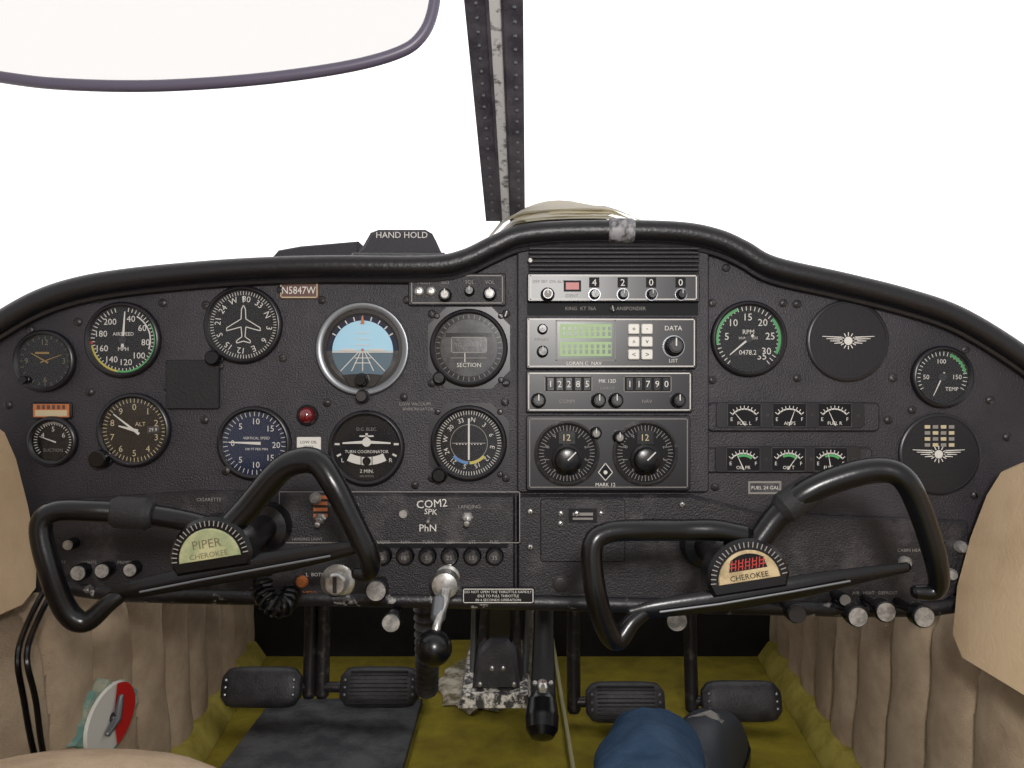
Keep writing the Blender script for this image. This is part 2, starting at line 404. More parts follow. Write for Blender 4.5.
m.text('AIRSPEED',cx,cz+0.006,0.0050,Y1,'white'); m.text('MPH',cx,cz-0.009,0.0055,Y1,'white'); m.needle(cx,cz,r*.86,4,0.003,Y2,'white'); m.lathe(cx,cz,[(0.004,Y1),(0.004,-0.003),(0.0001,-0.003)],'bezel',16); m.build()
m=MB('compass_card_holder'); m.plate(33,402,73,419,0.0,-0.003,'bezel'); m.rect(35,404,71,417,-0.0032,'orange'); m.rect(37,410,69,416,-0.0034,'cream')
for k in range(6): m.rect(39+k*5,405,42+k*5,409,-0.0036,'brown')
m.build()
m,cx,cz,r=gauge('suction_gauge',54,441,25)
m.ticks(cx,cz,r*.8,r*.98,30,-130,130,0.0007,Y1,'white'); nums(m,cx,cz,r*.6,[('4',-60),('5',0),('6',60)],0.007); m.text('SUCTION',cx,cz-r*.45,0.0045,Y1,'dim'); m.needle(cx,cz,r*.7,-70,0.0016,Y2,'white'); m.arc(cx,cz,r*.86,r*.96,-30,30,-0.0018,'dim'); m.build()
m,cx,cz,r=gauge('altimeter',135,430,37,'facebrown')
m.ticks(cx,cz,r*.86,r*.99,50,0,352.8,0.0007,Y1,'cream'); nums(m,cx,cz,r*.72,[(str(k),k*36) for k in range(10)],0.009,'cream')
m.text('ALT',cx+.006,cz+.006,0.006,Y1,'cream'); m.rect(148,426,160,433,Y1,'facegrey'); m.text('29.9',PX(154),PZ(429.5),0.005,Y2,'white'); m.needle(cx,cz,r*.82,-52,0.0028,Y2,'white'); m.needle(cx,cz,r*.5,-75,0.0035,-0.0021,'white'); m.knob(104,458,0.009,-0.001,0.014,'black',ind=None); m.build()
def planeicon(m,cx,cz,s,mt,w=0.0009,y=Y1):
    P=[(0,1),(.1,.8),(.12,.3),(.85,-.15),(.85,-.3),(.12,-.1),(.08,-.6),(.35,-.8),(.35,-.92),(0,-.82)]
    P=P+[(-a,b) for a,b in reversed(P[:-1])]
    for i in range(len(P)-1): m.bar(cx+P[i][0]*s,cz+P[i][1]*s,cx+P[i+1][0]*s,cz+P[i+1][1]*s,w,y,mt)
m,cx,cz,r=gauge('heading_indicator',244,325,39)
m.ticks(cx,cz,r*.88,r*.99,72,0,355,0.0006,Y1,'white')
for k,t in enumerate(['33','N','3','6','E','12','15','S','21','24','W','30']):
    a=-58+30*k+95; ar=math.radians(a); m.text(t,cx+r*.76*math.sin(ar),cz+r*.76*math.cos(ar),0.0085,Y1,'white',-a)
planeicon(m,cx,cz,r*.58,'white'); m.knob(216,358,0.0075,-0.001,0.012,'black',ind=None)
m.needle(cx,cz+r*.8,0.005,180,0.002,Y2,'white'); m.build()
m=MB('blank_cover_plate'); m.plate(167,360,220,409,0.0,-0.004,'blackmatte',0.002,0.001); m.build()
m,cx,cz,r=gauge('vertical_speed_indicator',255,443,37,'faceblue')
m.ticks(cx,cz,r*.84,r*.99,41,0,351,0.0006,Y1,'white') 
nums(m,cx,cz,r*.68,[('0',-90),('5',-40),('10',5),('15',48),('20',95),('5',-140),('10',175),('15',132)],0.0085)
m.text('VERTICAL SPEED',cx+.002,cz+.005,0.0036,Y1,'white'); m.text('100 FT PER MIN',cx+.002,cz-.006,0.0034,Y1,'white'); m.needle(cx,cz,r*.8,-88,0.003,Y2,'white'); m.screw(228,470,y=-.005); m.build()
m=MB('registration_placard'); m.plate(280,282,319,299,0.0,-0.002,'brown',0.001,0.0005); m.frame(281,283,318,298,1,-0.0022,'cream'); m.text('N5847W',PX(299.5),PZ(290.5),0.0105,-0.0023,'white',sx=.85); m.build()
m,cx,cz,r=gauge('attitude_indicator',363,349,47,'face','greymetal',True,0.007)
m.arc(cx,cz,r*.9,r*1.0,0,360,-0.002,'bezel')
R2=r*.76
n=24
m.add([(cx+R2*math.cos(math.pi*k/n),Y1,cz-0.002+R2*math.sin(math.pi*k/n)) for k in range(n+1)],[tuple(range(n+1))],'sky')
m.add([(cx+R2*math.cos(-math.pi*k/n),Y1,cz-0.002+R2*math.sin(-math.pi*k/n)) for k in range(n+1)],[tuple(range(n+1))],'ground')
m.arc(cx,cz-0.002,r*.76,r*.88,-90,90,-0.0017,'faceblue'); m.ticks(cx,cz-.002,r*.77,r*.87,9,-60,60,0.0012,-0.002,'white'); m.arc(cx,cz-.002,r*.76,r*.9,90,270,-0.0017,'facegrey')
m.bar(cx-R2,cz-.003,cx+R2,cz-.003,0.0014,-0.002,'white')
for s_ in (1,2,3): m.bar(cx-.007,cz-.002+s_*.006,cx+.007,cz-.002+s_*.006,0.0008,-0.002,'white')
for s_ in (-2,-1,0,1,2): m.bar(cx+s_*.002,cz-.003,cx+s_*.011,cz-.022,0.0009,-0.0019,'white')
for s_ in (1,2): m.bar(cx-.008,cz-.004-s_*.005,cx+.008,cz-.004-s_*.005,0.0008,-0.002,'white')
for s_ in (-1,1): m.bar(cx+s_*.006,cz-.001,cx+s_*.022,cz-.001,0.002,-0.003,'white')
m.disc(cx,cz-.001,0.0014,-0.003,'orange',10); m.needle(cx,cz+r*.66,0.006,0,0.004,-0.003,'orange')
m.prism([(cx-.020,cz-.026),(cx-.012,cz-.038),(cx+.012,cz-.038),(cx+.020,cz-.026),(cx+.008,cz-.025),(cx-.008,cz-.025)],-0.001,-0.004,'bezel',0.0006)
m.knob(363,380,0.006,-0.004,0.012,'black',ind=None); m.knob(364,396,0.006,-0.004,0.012,'darkmetal',ind=None); m.build()
m,cx,cz,r=gauge('turn_coordinator',367,448,38)
for s_ in (-1,1):
    m.bar(cx+s_*.003,cz+.006,cx+s_*.024,cz+.005,0.003,Y2,'white',0.0015); m.bar(cx+s_*r*.97,cz+.004,cx+s_*r*.82,cz+.004,0.002,Y1,'white'); m.bar(cx+s_*r*.9,cz-.008,cx+s_*r*.78,cz-.006,0.002,Y1,'white')
m.bar(cx,cz+.006,cx,cz+.015,0.0025,Y2,'white'); m.disc(cx,cz+.006,0.0045,-0.0026,'white',16); m.bar(cx-.007,cz+.012,cx+.007,cz+.012,0.0015,Y2,'white')
m.text('D.C. ELEC.',cx,cz+.019,0.0045,Y1,'dim'); m.text('TURN COORDINATOR',cx,cz-.0035,0.0042,Y1,'white'); m.text('L',cx-.024,cz-.012,0.006,Y1,'white'); m.text('R',cx+.024,cz-.012,0.006,Y1,'white')
m.arc(cx,cz+.028,0.037,0.045,154,206,Y1,'white'); m.disc(cx,cz-.013,0.0042,Y2,'black',18); m.bar(cx-.0055,cz-.0085,cx-.0055,cz-.018,0.0008,Y2,'black'); m.bar(cx+.0055,cz-.0085,cx+.0055,cz-.018,0.0008,Y2,'black')
m.text('2 MIN.',cx,cz-.023,0.005,Y1,'white'); m.text('NO PITCH',cx,cz-.028,0.003,Y1,'dim'); m.build()
def octbez(m,px,py,R):
    s=R/1000; c_=s*.45; cx,cz=PX(px),PZ(py)
    m.prism([(cx-s,cz-s+c_),(cx-s+c_,cz-s),(cx+s-c_,cz-s),(cx+s,cz-s+c_),(cx+s,cz+s-c_),(cx+s-c_,cz+s),(cx-s+c_,cz+s),(cx-s,cz+s-c_)],0.0,-0.0008,'bezel')
    for a in (-1,1):
        for b in (-1,1): m.screw(px+a*R*.78,py+b*R*.78,y=-0.0008,r=.003)
m,cx,cz,r=gauge('course_deviation_indicator',469,348,39,'facegrey'); octbez(m,469,348,41)
m.rect(446,333,492,337,Y1,'face'); m.rect(452,338,486,352,Y1,'black'); m.frame(451,337,487,353,1,-0.0018,'dim'); m.text('TO  NAV  FR',cx,cz+.003,0.005,Y2,'dim'); m.text('SECTION',cx,cz-.017,0.006,Y1,'white')
m.arc(cx,cz,r*.84,r*.98,-180,180,Y1,'face'); m.ticks(cx,cz,r*.86,r*.97,36,0,350,0.0006,-0.0019,'dim'); m.bar(cx-.004,cz-.005,cx-.004,cz-.014,.001,Y2,'white'); m.bar(cx-.018,cz-.01,cx+.018,cz-.01,0.0007,Y2,'dim'); m.knob(440,378,0.006,-.003,.010,'black',ind=None); m.build()
m,cx,cz,r=gauge('course_deviation_indicator',469,443,38); octbez(m,469,443,40)
m.arc(cx,cz,r*.55,r*.57,0,360,Y1,'dim'); m.ticks(cx,cz,r*.86,r*.98,72,0,355,0.0006,Y1,'white')
for k,t in enumerate(['N','3','6','E','12','15','S','21','24','W','30','33']):
    ar=math.radians(30*k+10); m.text(t,cx+r*.72*math.sin(ar),cz+r*.72*math.cos(ar),0.0065,Y1,'white',-30*k-10)
m.arc(cx,cz,r*.56,r*.64,130,178,Y2,'yellow'); m.arc(cx,cz,r*.56,r*.64,182,230,Y2,'blue')
m.bar(cx,cz-r*.5,cx,cz+r*.75,0.0018,-0.003,'white'); m.bar(cx-r*.5,cz,cx+r*.5,cz,0.0009,-0.0026,'dim')
for k in range(-4,5): m.disc(cx+k*.003,cz-.001,0.0006,-0.0028,'white',8)
m.knob(440,474,0.007,-.003,.012,'black',ind=None); m.build()
m=MB('intercom_panel'); m.plate(409,274,506,306,0.0,-0.006,'panel_low',0.002); m.frame(412,276,503,304,1,-0.0062,'dim')
for a in (420,432): m.lathe(PX(a),PZ(292),[(.0045,-.006),(.0045,-.008),(.003,-.009),(.002,-.009),(.002,-.0062),(.0001,-.0062)],'silver',16)
m.knob(446,296,0.006,-.006,.010,'black','knobface'); m.knob(470,292,0.0045,-.006,.010,'black',None); m.knob(490,295,0.006,-.006,.010,'black','knobface')
for a,t in ((425,'PILOT'),(446,'ISO'),(490,'VOL'),(470,'SQL')): m.text(t,PX(a),PZ(283),0.005,-.0063,'dim')
m.build()
m=MB('warning_light'); cx,cz=PX(308),PZ(415); m.lathe(cx,cz,[(.0105,.0),(.0105,-.004),(.009,-.006),(.008,-.005)],'darkmetal',28); m.sphere((cx,-.005,cz),.0082,'redlamp',20); m.build()
m=MB('warning_placard'); m.plate(297,437,321,452,0.0,-.001,'white',.001,.0003); m.text('LOW OIL',PX(309),PZ(442),.004,-.0013,'face'); m.text('PRESS',PX(309),PZ(447),.004,-.0013,'face'); m.build()
# ---- radios
YB=-0.012;YF=-0.0123
m=MB('transponder'); m.plate(527,275,697,303,-.005,YB,'bezel',.002); m.frame(530,277,694,301,1.0,YF,'white')
m.knob(547,296,0.006,YB,.010,'black','dim'); m.rect(565,284,578,291,YF-.0001,'ledamber'); m.rect(563,282,580,293,YF+.0001,'face')
for a,t in zip((593,621,649,678),'4200'):
    m.rect(a-5,279,a+5,289,YF,'face'); m.text(t,PX(a),PZ(284),.0095,YF-.0003,'white'); m.knob(a,296,0.0045,YB,.010,'black',None); m.lathe(PX(a),PZ(296),[(.0062,YB),(.0062,YB-.002)],'greymetal',20)
m.text('OFF SBY ON ALT',PX(548),PZ(283),.0042,YF-.0002,'dim'); m.text('IDENT',PX(571),PZ(297),.0045,YF-.0002,'dim')
m.rect(527,303,697,316,-.0052,'face'); m.text('KING  KT 76A          TRANSPONDER',PX(605),PZ(309),.005,-.0056,'dim'); m.screw(612,309,y=-.0055,r=.004)
m.build()
m=MB('loran_receiver'); m.plate(526,318,694,369,-.005,YB,'bezel',.002); m.frame(528,320,692,367,1.0,YF,'white'); m.frame(555,321,614,361,1,YF,'dim'); m.rect(557,323,612,359,YF+.0001,'lcd')
for rr in (0,1):
    m.rect(559,325+rr*17.5,610,339+rr*17.5,YF-.00005,'lcdseg')
    for k in range(9):
        x=561+k*5.6; y=326+rr*17.5
        m.rect(x+.8,y+1.6,x+3.4,y+5,YF-.0004,'lcd'); m.rect(x+.8,y+6.6,x+3.4,y+10.6,YF-.0004,'lcd')
for k in range(3):
    for j in range(2): m.plate(626+j*13,325+k*12.5,637+j*13,335+k*12.5,YB,YB-.004,'button',.0015,.0008); m.text('+-^v<>'[k*2+j],PX(631.5+j*13),PZ(330+k*12.5),.007,YB-.0043,'facegrey')
m.text('DATA',PX(671),PZ(329),.0065,YF-.0002,'white'); m.text('LIST',PX(671),PZ(361),.005,YF-.0002,'white'); m.lathe(PX(671),PZ(347),[(.011,YB),(.011,YB-.001)],'greymetal',30); m.knob(671,347,0.0085,YB-.001,.012,'black','bezel')
m.knob(542,330,0.0045,YB,.008,'black',None); m.knob(542,352,0.005,YB,.010,'black',None); m.text('ARNAV',PX(541),PZ(340),.0045,YF-.0002,'dim'); m.text('LORAN C  NAV',PX(583),PZ(363.6),.005,YF-.0002,'white')
m.build()
m=MB('nav_com_radio'); m.plate(526,371,690,412,-.005,YB,'bezel',.002); m.frame(528,373,688,410,1.0,YF,'white')
for x0,t in ((544,'122.85'),(622,'117.90')):
    m.rect(x0,376,x0+47,392,YF+.0001,'face'); m.frame(x0,376,x0+47,392,.8,YF,'dim')
    for k in range(5): m.rect(x0+3+k*9,378,x0+9+k*9,390,YF-.0001,'black'); m.text(t.replace('.','')[k],PX(x0+6+k*9),PZ(384),.009,YF-.0004,'white')
for a in (538,597,614,675): m.knob(a,400,.0065,YB,.011,'black','bezel')
m.text('COMM',PX(566),PZ(401),.0050,YF-.0002,'dim'); m.text('NAV',PX(645),PZ(401),.0050,YF-.0002,'dim'); m.text('MK 12D',PX(606),PZ(381),.005,YF-.0002,'white'); m.text('NARCO',PX(606),PZ(388),.004,YF-.0002,'dim')
m.build()
m=MB('navigation_receiver'); m.plate(526,415,688,489,-.005,YB,'bezel',.003); m.frame(529,418,685,486,.8,YF,'dim')
for a in (566,643):
    cx,cz=PX(a),PZ(452)
    m.lathe(cx,cz,[(.032,YB),(.032,YB-.004),(.030,YB-.005),(.0285,YB-.004),(.0285,YB-.0005)],'darkmetal',48,cap=False); m.disc(cx,cz,.0286,YB-.001,'face',40)
    m.ticks(cx,cz,.0225,.0275,48,0,352,.0006,YB-.0013,'dim')
    for k in range(10):
        ar=math.radians(k*36); m.text(str(k),cx+.0205*math.sin(ar),cz+.0205*math.cos(ar),.006,YB-.0014,'dim',-k*36)
    m.rect(a-8,430,a+8,443,YB-.002,'black'); m.text('12' ,cx,PZ(436.5),.009,YB-.0025,'cream')
    m.lathe(cx,PZ(458),[(.015,YB-.001),(.015,YB-.006),(.0125,YB-.007),(.0115,YB-.013),(.009,YB-.014),(.0001,YB-.014)],'black',14,smooth=False); m.bar(cx,PZ(458),cx+.008,PZ(450),.0012,YB-.0145,'white')
m.knob(594,432,.0055,YB,.010,'black','dim'); m.knob(617,436,.0055,YB,.010,'black','dim')
m.prism([(PX(604),PZ(462)),(PX(612),PZ(471)),(PX(604),PZ(480)),(PX(596),PZ(471))],YB,YB-.0004,'face'); 
for a,b,c_,d in ((604,462,611,471),(611,471,604,479),(604,479,597,471),(597,471,604,462)): m.bar(PX(a),PZ(b),PX(c_),PZ(d),.0008,YB-.0006,'white')
m.knob(604,471,.002,YB,.001,'white',None,ind=None); m.text('MARK 12',PX(604),PZ(483),.005,YF-.0003,'white'); m.build()
# ---- right side
m,cx,cz,r=gauge('tachometer',748,339,38)
m.ticks(cx,cz,r*.86,r*.99,36,-140,140,0.0008,Y1,'white'); nums(m,cx,cz,r*.66,[(t,-125+k*41.5) for k,t in enumerate(['','5','10','15','20','25','30'])],0.0100); nums(m,cx,cz,r*.66,[('35',142)],.0100)
m.arc(cx,cz,r*.9,r*.99,50,118,-.0018,'green'); m.arc(cx,cz,r*.9,r*.99,-100,-20,-.0018,'green'); m.text('RPM',cx,cz+.007,.0065,Y1,'white'); m.text('HUNDREDS',cx,cz+.001,.0036,Y1,'white'); m.rect(732,349,762,356,Y1,'black')
m.text('0478.2',cx-.001,PZ(352.5),.0065,Y2,'white'); m.needle(cx,cz,r*.75,-130,.0025,-.0028,'white'); m.disc(cx,cz,.0035,-.003,'bezel',16); m.build()
def wings(m,cx,cz,y,mt='dim'):
    m.disc(cx,cz,.0042,y,mt,20); m.disc(cx,cz,.0028,y-.0002,'white',16)
    for s_ in (-1,1):
        for k in range(4): m.bar(cx+s_*.006,cz+.0035-k*.0018,cx+s_*(.026-k*.004),cz+.0045-k*.0023,.0012,y,mt,.0006)
    for k in range(12):
        a=k*math.pi/6; m.bar(cx+.005*math.cos(a),cz+.005*math.sin(a),cx+.0085*math.cos(a),cz+.0085*math.sin(a),.0009,y,mt)
def cover(px,py,R):
    m=MB('instrument_hole_cover'); cx,cz=PX(px),PZ(py); R/=1000
    m.lathe(cx,cz,[(R,.0),(R,-.002),(R-.0015,-.0032),(R-.003,-.0032),(R-.0035,-.0026)],'bezel',56,cap=False); m.disc(cx,cz,R-.003,-.0027,'covergrey',56); return m,cx,cz
m,cx,cz=cover(847,341,41); wings(m,cx,cz,-.0033,'white'); m.build()
m,cx,cz=cover(939,454,41); wings(m,cx-.002,cz,-.0033,'white')
for j in range(4):
    for k in range(4): m.rect(923+k*8,425+j*6,928.5+k*8,428.4+j*6,-.0033,'dim' if (j+k)%2 else 'cream')
m.build()
m,cx,cz,r=gauge('oil_temperature_gauge',941,377,31)
m.ticks(cx,cz,r*.82,r*.98,26,-120,120,0.0007,Y1,'white'); nums(m,cx,cz,r*.6,[('50',-90),('100',0),('150',90)],.0065); m.needle(cx,cz,r*.8,-155,.0018,Y2,'white'); m.arc(cx,cz,r*.85,r*.95,20,80,-.0018,'green'); m.disc(cx,cz,.004,-.003,'bezel',16); m.text('TEMP',cx+.010,cz-.012,.0055,Y1,'white'); m.build()
for row,(pc,xs) in enumerate(((415,(743,788,833)),(459,(742,787,829)))):
    m=MB('engine_gauge_cluster')
    m.plate(xs[0]-28,pc-13,xs[2]+30,pc+13,-.003,-.004,'bezel',.004,.0005)
    for k,x in enumerate(xs):
        m.rect(x-16,pc-11,x+16,pc+11,-.0042,'face'); cx,cz=PX(x),PZ(pc+9); 
        m.arc(cx,cz,.0145,.0158,-52,52,-.0045,'white'); m.ticks(cx,cz,.0145,.0185,9,-50,50,.0007,-.0045,'white')
        if row: m.arc(cx,cz,.0118,.0142,-25,40,-.0045,'green')
        m.needle(cx,cz,.015,(-40,20,-25)[k]+row*15,.0011,-.0048,'white',0.1)
        m.text([['FUEL L','AMPS','FUEL R'],['OIL PR','OIL T','FUEL P']][row][k],cx,PZ(pc+8),.0048,-.005,'white'); m.text('E',cx-.0125,PZ(pc+4),.005,-.0046,'white'); m.text('F',cx+.0125,PZ(pc+4),.005,-.0046,'white')
        m.frame(x-17,pc-12,x+17,pc+12,.6,-.0046,'facegrey'); m.disc(PX(x+23),PZ(pc),.0018,-.0042,'darkmetal',10)
    m.build()

# ---- lower panel controls
m=MB('toggle_switch_panel')
m.frame(282,490,520,541,.8,-.0106,'dim')
for a,b in ((323,517),(468,516)):
    m.lathe(PX(a),PZ(b),[(.006,-.010),(.006,-.012),(.004,-.014)],'silver',6,smooth=False); m.tube([(PX(a),-.012,PZ(b)),(PX(a),-.024,PZ(b)-.004)],[.0018,.003],'silver',10)
for k in range(4): m.rect(316,494+k*6,330,497.5+k*6,-.0108,'orange')
m.text('COM2',PX(433),PZ(502),.011,-.0108,'white',4); m.text('SPK',PX(432),PZ(510),.008,-.0108,'white',-4); m.text('PhN',PX(429),PZ(526),.010,-.0108,'white')
m.lathe(PX(405),PZ(512),[(.005,-.010),(.004,-.014),(.0001,-.014)],'silver',12)
m.tube([(PX(430),-.01,PZ(517)),(PX(430),-.02,PZ(519))],.002,'silver',8)
m.text('LANDING',PX(470),PZ(505),.005,-.0108,'dim'); m.build()
m=MB('circuit_breaker_row')
m.rect(378,541,508,546,-.0105,'face')
for k in range(6):
    x=385+k*22; m.lathe(PX(x),PZ(553),[(.009,-.010),(.009,-.015),(.0075,-.018),(.0001,-.018)],'black',24); m.lathe(PX(x),PZ(553),[(.0055,-.017),(.0055,-.0225),(.0001,-.0225)],'darkmetal',20); m.text(str((15,10,5,25,15,35)[k]),PX(x),PZ(553),.006,-.0227,'dim'); m.text(('RADIO','NAV','TURN','GEN','LTS','FUEL')[k],PX(x),PZ(540),.0045,-.0107,'dim')
m.build()
m=MB('throttle_placard'); m.plate(463,584,534,600,-.010,-.0145,'black',.001,.0004); m.frame(464,585,533,599,.8,-.0147,'white')
for k,t in enumerate(('DO NOT OPEN THE THROTTLE RAPIDLY','IDLE TO FULL THROTTLE','IN 4 SECONDS OPERATION')): m.text(t,PX(498.5),PZ(588+k*4),.0036,-.0149,'white')
m.build()
m=MB('ignition_switch')
for a,b,R in ((340,579,17),): 
    m.lathe(PX(a),PZ(b),[(R/1000,-.010),(R/1000,-.011),(.013,-.0125),(.011,-.0125),(.011,-.022),(.009,-.024),(.0001,-.024)],'silver',36); m.rect(a-2,b-8,a+2,b+8,-.0245,'darkmetal')
m.text('L  BOTH',PX(318),PZ(572),.005,-.0107,'white'); m.text('R OFF',PX(356),PZ(567),.005,-.0107,'white'); m.text('MAGNETO',PX(307),PZ(590),.005,-.0107,'orange'); m.build()
def pullknob(px,py,y=-.06,R=.0095,mt='knobface',name='pull_knob',sh=.0045):
    m=MB(name); c=W(px,py,y); ys=-.009
    m.lathe(c.x,c.z,[(sh,ys if (c.z>-.215) else 0.0),(sh,min(ys,y+.018)),(R*.8,min(ys,y+.016)),(R,min(ys,y+.012)),(R,y+.001),(R*.9,y),(.0001,y)],'black',28)
    m.lathe(c.x,c.z,[(R*.88,y+.001),(R*.86,y-.001),(.0001,y-.0012)],mt,28); m.build()
pullknob(376,591,-.05,.0105); pullknob(391,623,-.05,.0095); pullknob(677,621,-.06,.0105); pullknob(858,617,-.06,.0100); pullknob(886,612,-.055,.0100); pullknob(924,617,-.06,.0105)
pullknob(797,614,-.07,.009,'darkmetal'); pullknob(845,600,-.035,.006,'dim'); pullknob(130,570,-.022,.007); pullknob(78,573,-.022,.008); pullknob(102,571,-.027,.0075); pullknob(68,545,-.022,.0055)
m=MB('pilot_light_controls')
for a,b in ((305,579),(318,497),(945,572),(955,545),(900,560)): m.lathe(PX(a),PZ(b),[(.006,-.008),(.006,-.013),(.004,-.016),(.0001,-.016)],'orange' if a<310 else 'knobface',16)
for a,b,t in ((95,560,'LIGHTS'),(130,560,'PRIMER'),(66,560,'PITOT'),(905,548,'CABIN HEAT'),(870,590,'AIR   HEAT   DEFROST'),(690,545,'MIXTURE')): m.text(t,PX(a),PZ(b),.0045,-.0108,'dim')
m.build()
m=MB('throttle_lever'); c=W(446,582,-.03)
m.lathe(c.x,c.z,[(.012,-.010),(.012,-.012),(.008,-.014),(.008,-.028),(.013,-.030),(.014,-.036),(.012,-.046),(.004,-.048),(.0001,-.048)],'silver',32)
e=W(434,648,-.075); m.tube(cr([W(446,590,-.045),W(443,606,-.055),W(437,625,-.07),e],6),[.0055,.0045,.004,.004],'silver',12); m.tube([W(440,600,-.05),W(438,618,-.062)],[.0075,.007],'greymetal',12)
m.sphere(e,.0165,'black',28); m.build()
m=MB('coiled_microphone_cord'); pts=[]
ax=cr([W(262,555,-.05),W(262,585,-.06),W(270,603,-.07),W(284,606,-.06),W(292,590,-.03)],30)
for i,v in enumerate(ax):
    a=i*0.75; t=(ax[min(i+1,len(ax)-1)]-ax[max(i-1,0)]).normalized(); u=Vector((0,1,0)); u=(u-t*u.dot(t)).normalized(); w_=t.cross(u)
    rr=.0085; pts.append(v+(u*math.cos(a)+w_*math.sin(a))*rr)
m.tube(pts,.0022,'black',6); m.build()

# ================= YOKES =================
def yoke(name,lh,rh,bar,hub,wrap,badge,yk,tiltdeg,label):
    m=MB(name); k=(D+yk)/D/1000
    hubw=W(hub[0],hub[1],yk)
    m.tube(cr([W(a,b,yk+dy) for a,b,dy in lh],8),[r*k for r in (10,11,11,10.5,10.5,11,11,9,7)],'black',20)
    m.tube(cr([W(a,b,yk+dy) for a,b,dy in rh],8),[r*k for r in (12,13,13,13,12,11.5,11,9,7)],'black',20)
    m.tube(cr([W(a,b,yk-.004) for a,b in bar],8),[r*k for r in (5,9,11,12,11,8,5)],'black',14,flat=0.5)
    m.tube([W(a,b+4,yk-.011) for a,b in bar[1:-1]],1.2*k,'greymetal',6)
    m.tube([W(a,b,yk-.002) for a,b in wrap],16*k,'blackmatte',16)
    R=38*k; t=math.radians(tiltdeg)
    def loc(u,v): return (hubw.x+(u*math.cos(t)-v*math.sin(t)),hubw.z+(u*math.sin(t)+v*math.cos(t)))
    outer=[loc(R*1.08*math.cos(math.pi*i/20),R*1.08*math.sin(math.pi*i/20)) for i in range(21)]+[loc(-R*.95,-12*k),loc(R*.95,-12*k)]
    m.prism(outer,yk+.012,yk-.012,'black',.003)
    for i in range(25):
        a=math.pi*(i+.5)/25; x0,z0=loc(R*.86*math.cos(a),R*.86*math.sin(a)); x1,z1=loc(R*1.0*math.cos(a),R*1.0*math.sin(a)); m.bar(x0,z0,x1,z1,.0009,yk-.0124,'dim')
    m.prism([loc(R*.8*math.cos(math.pi*i/20),R*.8*math.sin(math.pi*i/20)) for i in range(21)],yk-.011,yk-.014,badge,.0008)
    if badge=='badge2':
        P=[loc(R*.72*math.cos(math.pi*i/20),R*.72*math.sin(math.pi*i/20)) for i in range(6,15)]+[loc(-R*.5,R*.30),loc(R*.5,R*.30)]; m.prism(P,yk-.013,yk-.0142,'face')
        for q in (-.36,-.18,0,.18,.36):
            x,z=loc(R*q,R*.46); m.text('#',x,z,.012,yk-.0146,'fadered',tiltdeg)
    else:
        x,z=loc(0,R*.42); m.text(label,x,z,.010,yk-.0143,'fadetan',tiltdeg)
    x,z=loc(0,R*.13); m.text('CHEROKEE',x,z,.0062,yk-.0143,'face' if badge=='badge2' else 'fadetan',tiltdeg)
    m.lathe(hubw.x,hubw.z,[(.019,yk+.010),(.019,yk+.03),(.0135,yk+.034),(.0135,-.028),(.022,-.026),(.024,-.018),(.024,-0.0105)],'black',28)
    return m.build()
yoke('control_yoke',
 [(215,528,0),(180,520,0),(140,514,0),(90,511,-.01),(55,512,-.015),(41,527,-.018),(50,570,-.018),(66,610,-.012),(85,622,-.008),(108,604,-.004),(125,592,0)],
 [(222,535,0),(250,505,0),(278,472,-.006),(298,461,-.01),(318,463,-.014),(334,485,-.018),(352,520,-.016),(369,556,-.012),(369,572,-.006),(356,573,-.004)],
 [(112,594),(140,588),(200,576),(270,563),(330,552),(374,543)],(216,556),[(117,512),(147,514)],'badge',-.15,9,'PIPER')
yoke('control_yoke',
 [(745,535,0),(715,530,0),(680,530,0),(640,530,-.01),(606,533,-.015),(592,548,-.018),(595,590,-.018),(605,625,-.012),(617,640,-.008),(632,622,-.004),(650,608,0)],
 [(755,545,0),(778,515,0),(805,493,-.006),(840,478,-.01),(878,470,-.014),(903,478,-.018),(920,510,-.016),(937,565,-.012),(936,590,-.006),(915,592,-.004)],
 [(630,613),(660,608),(720,600),(790,588),(850,577),(908,567)],(745,577),[(784,508),(812,489)],'badge2',-.15,9,'PIPER')

# ================= FOOTWELL =================
FZ=-.52; FY=.727
m=MB('floor'); m.add([(-.6,-.9,FZ),(.6,-.9,FZ),(.6,FY,FZ),(-.6,FY,FZ)],[(0,1,2,3)],'carpet'); m.build()
m=MB('wall_front'); m.prism([(-.56,FZ),(.56,FZ),(.56,-.02),(.56,.10),(-.56,.10),(-.56,-.02)],FY+.02,FY,'firewall'); m.build()
def box(m,x0,x1,y0,y1,z0,z1,mt,r=.004):
    pts=[]
    for cx,cz,a in ((x1-r,z1-r,0),(x0+r,z1-r,90),(x0+r,z0+r,180),(x1-r,z0+r,270)):
        for k in range(4): t=math.radians(a+k*30); pts.append((cx+r*math.cos(t),cz+r*math.sin(t)))
    m.prism(pts,y1,y0,mt,r*.6)
m=MB('floor_tunnel'); box(m,-.135,.075,-.3,FY-.01,FZ+.0005,FZ+.035,'carpet',.012); m.tube([(.077,-.3,FZ+.036),(.077,FY-.01,FZ+.036)],.003,'trimstrip',8); m.build()
def floormat(x0,x1,y0,y1):
    m=MB('rubber_floor_mat'); box(m,x0,x1,y0,y1,FZ+.001,FZ+.009,'mat_rubber',.003)
    m.build()
floormat(-.39,-.145,.02,.50); floormat(.16,.38,-.1,.24)
def wx(side,y):
    if y>.28: x=.455+(.503-.455)*(y-.28)/(FY-.28)
    else: x=.455
    return side*x
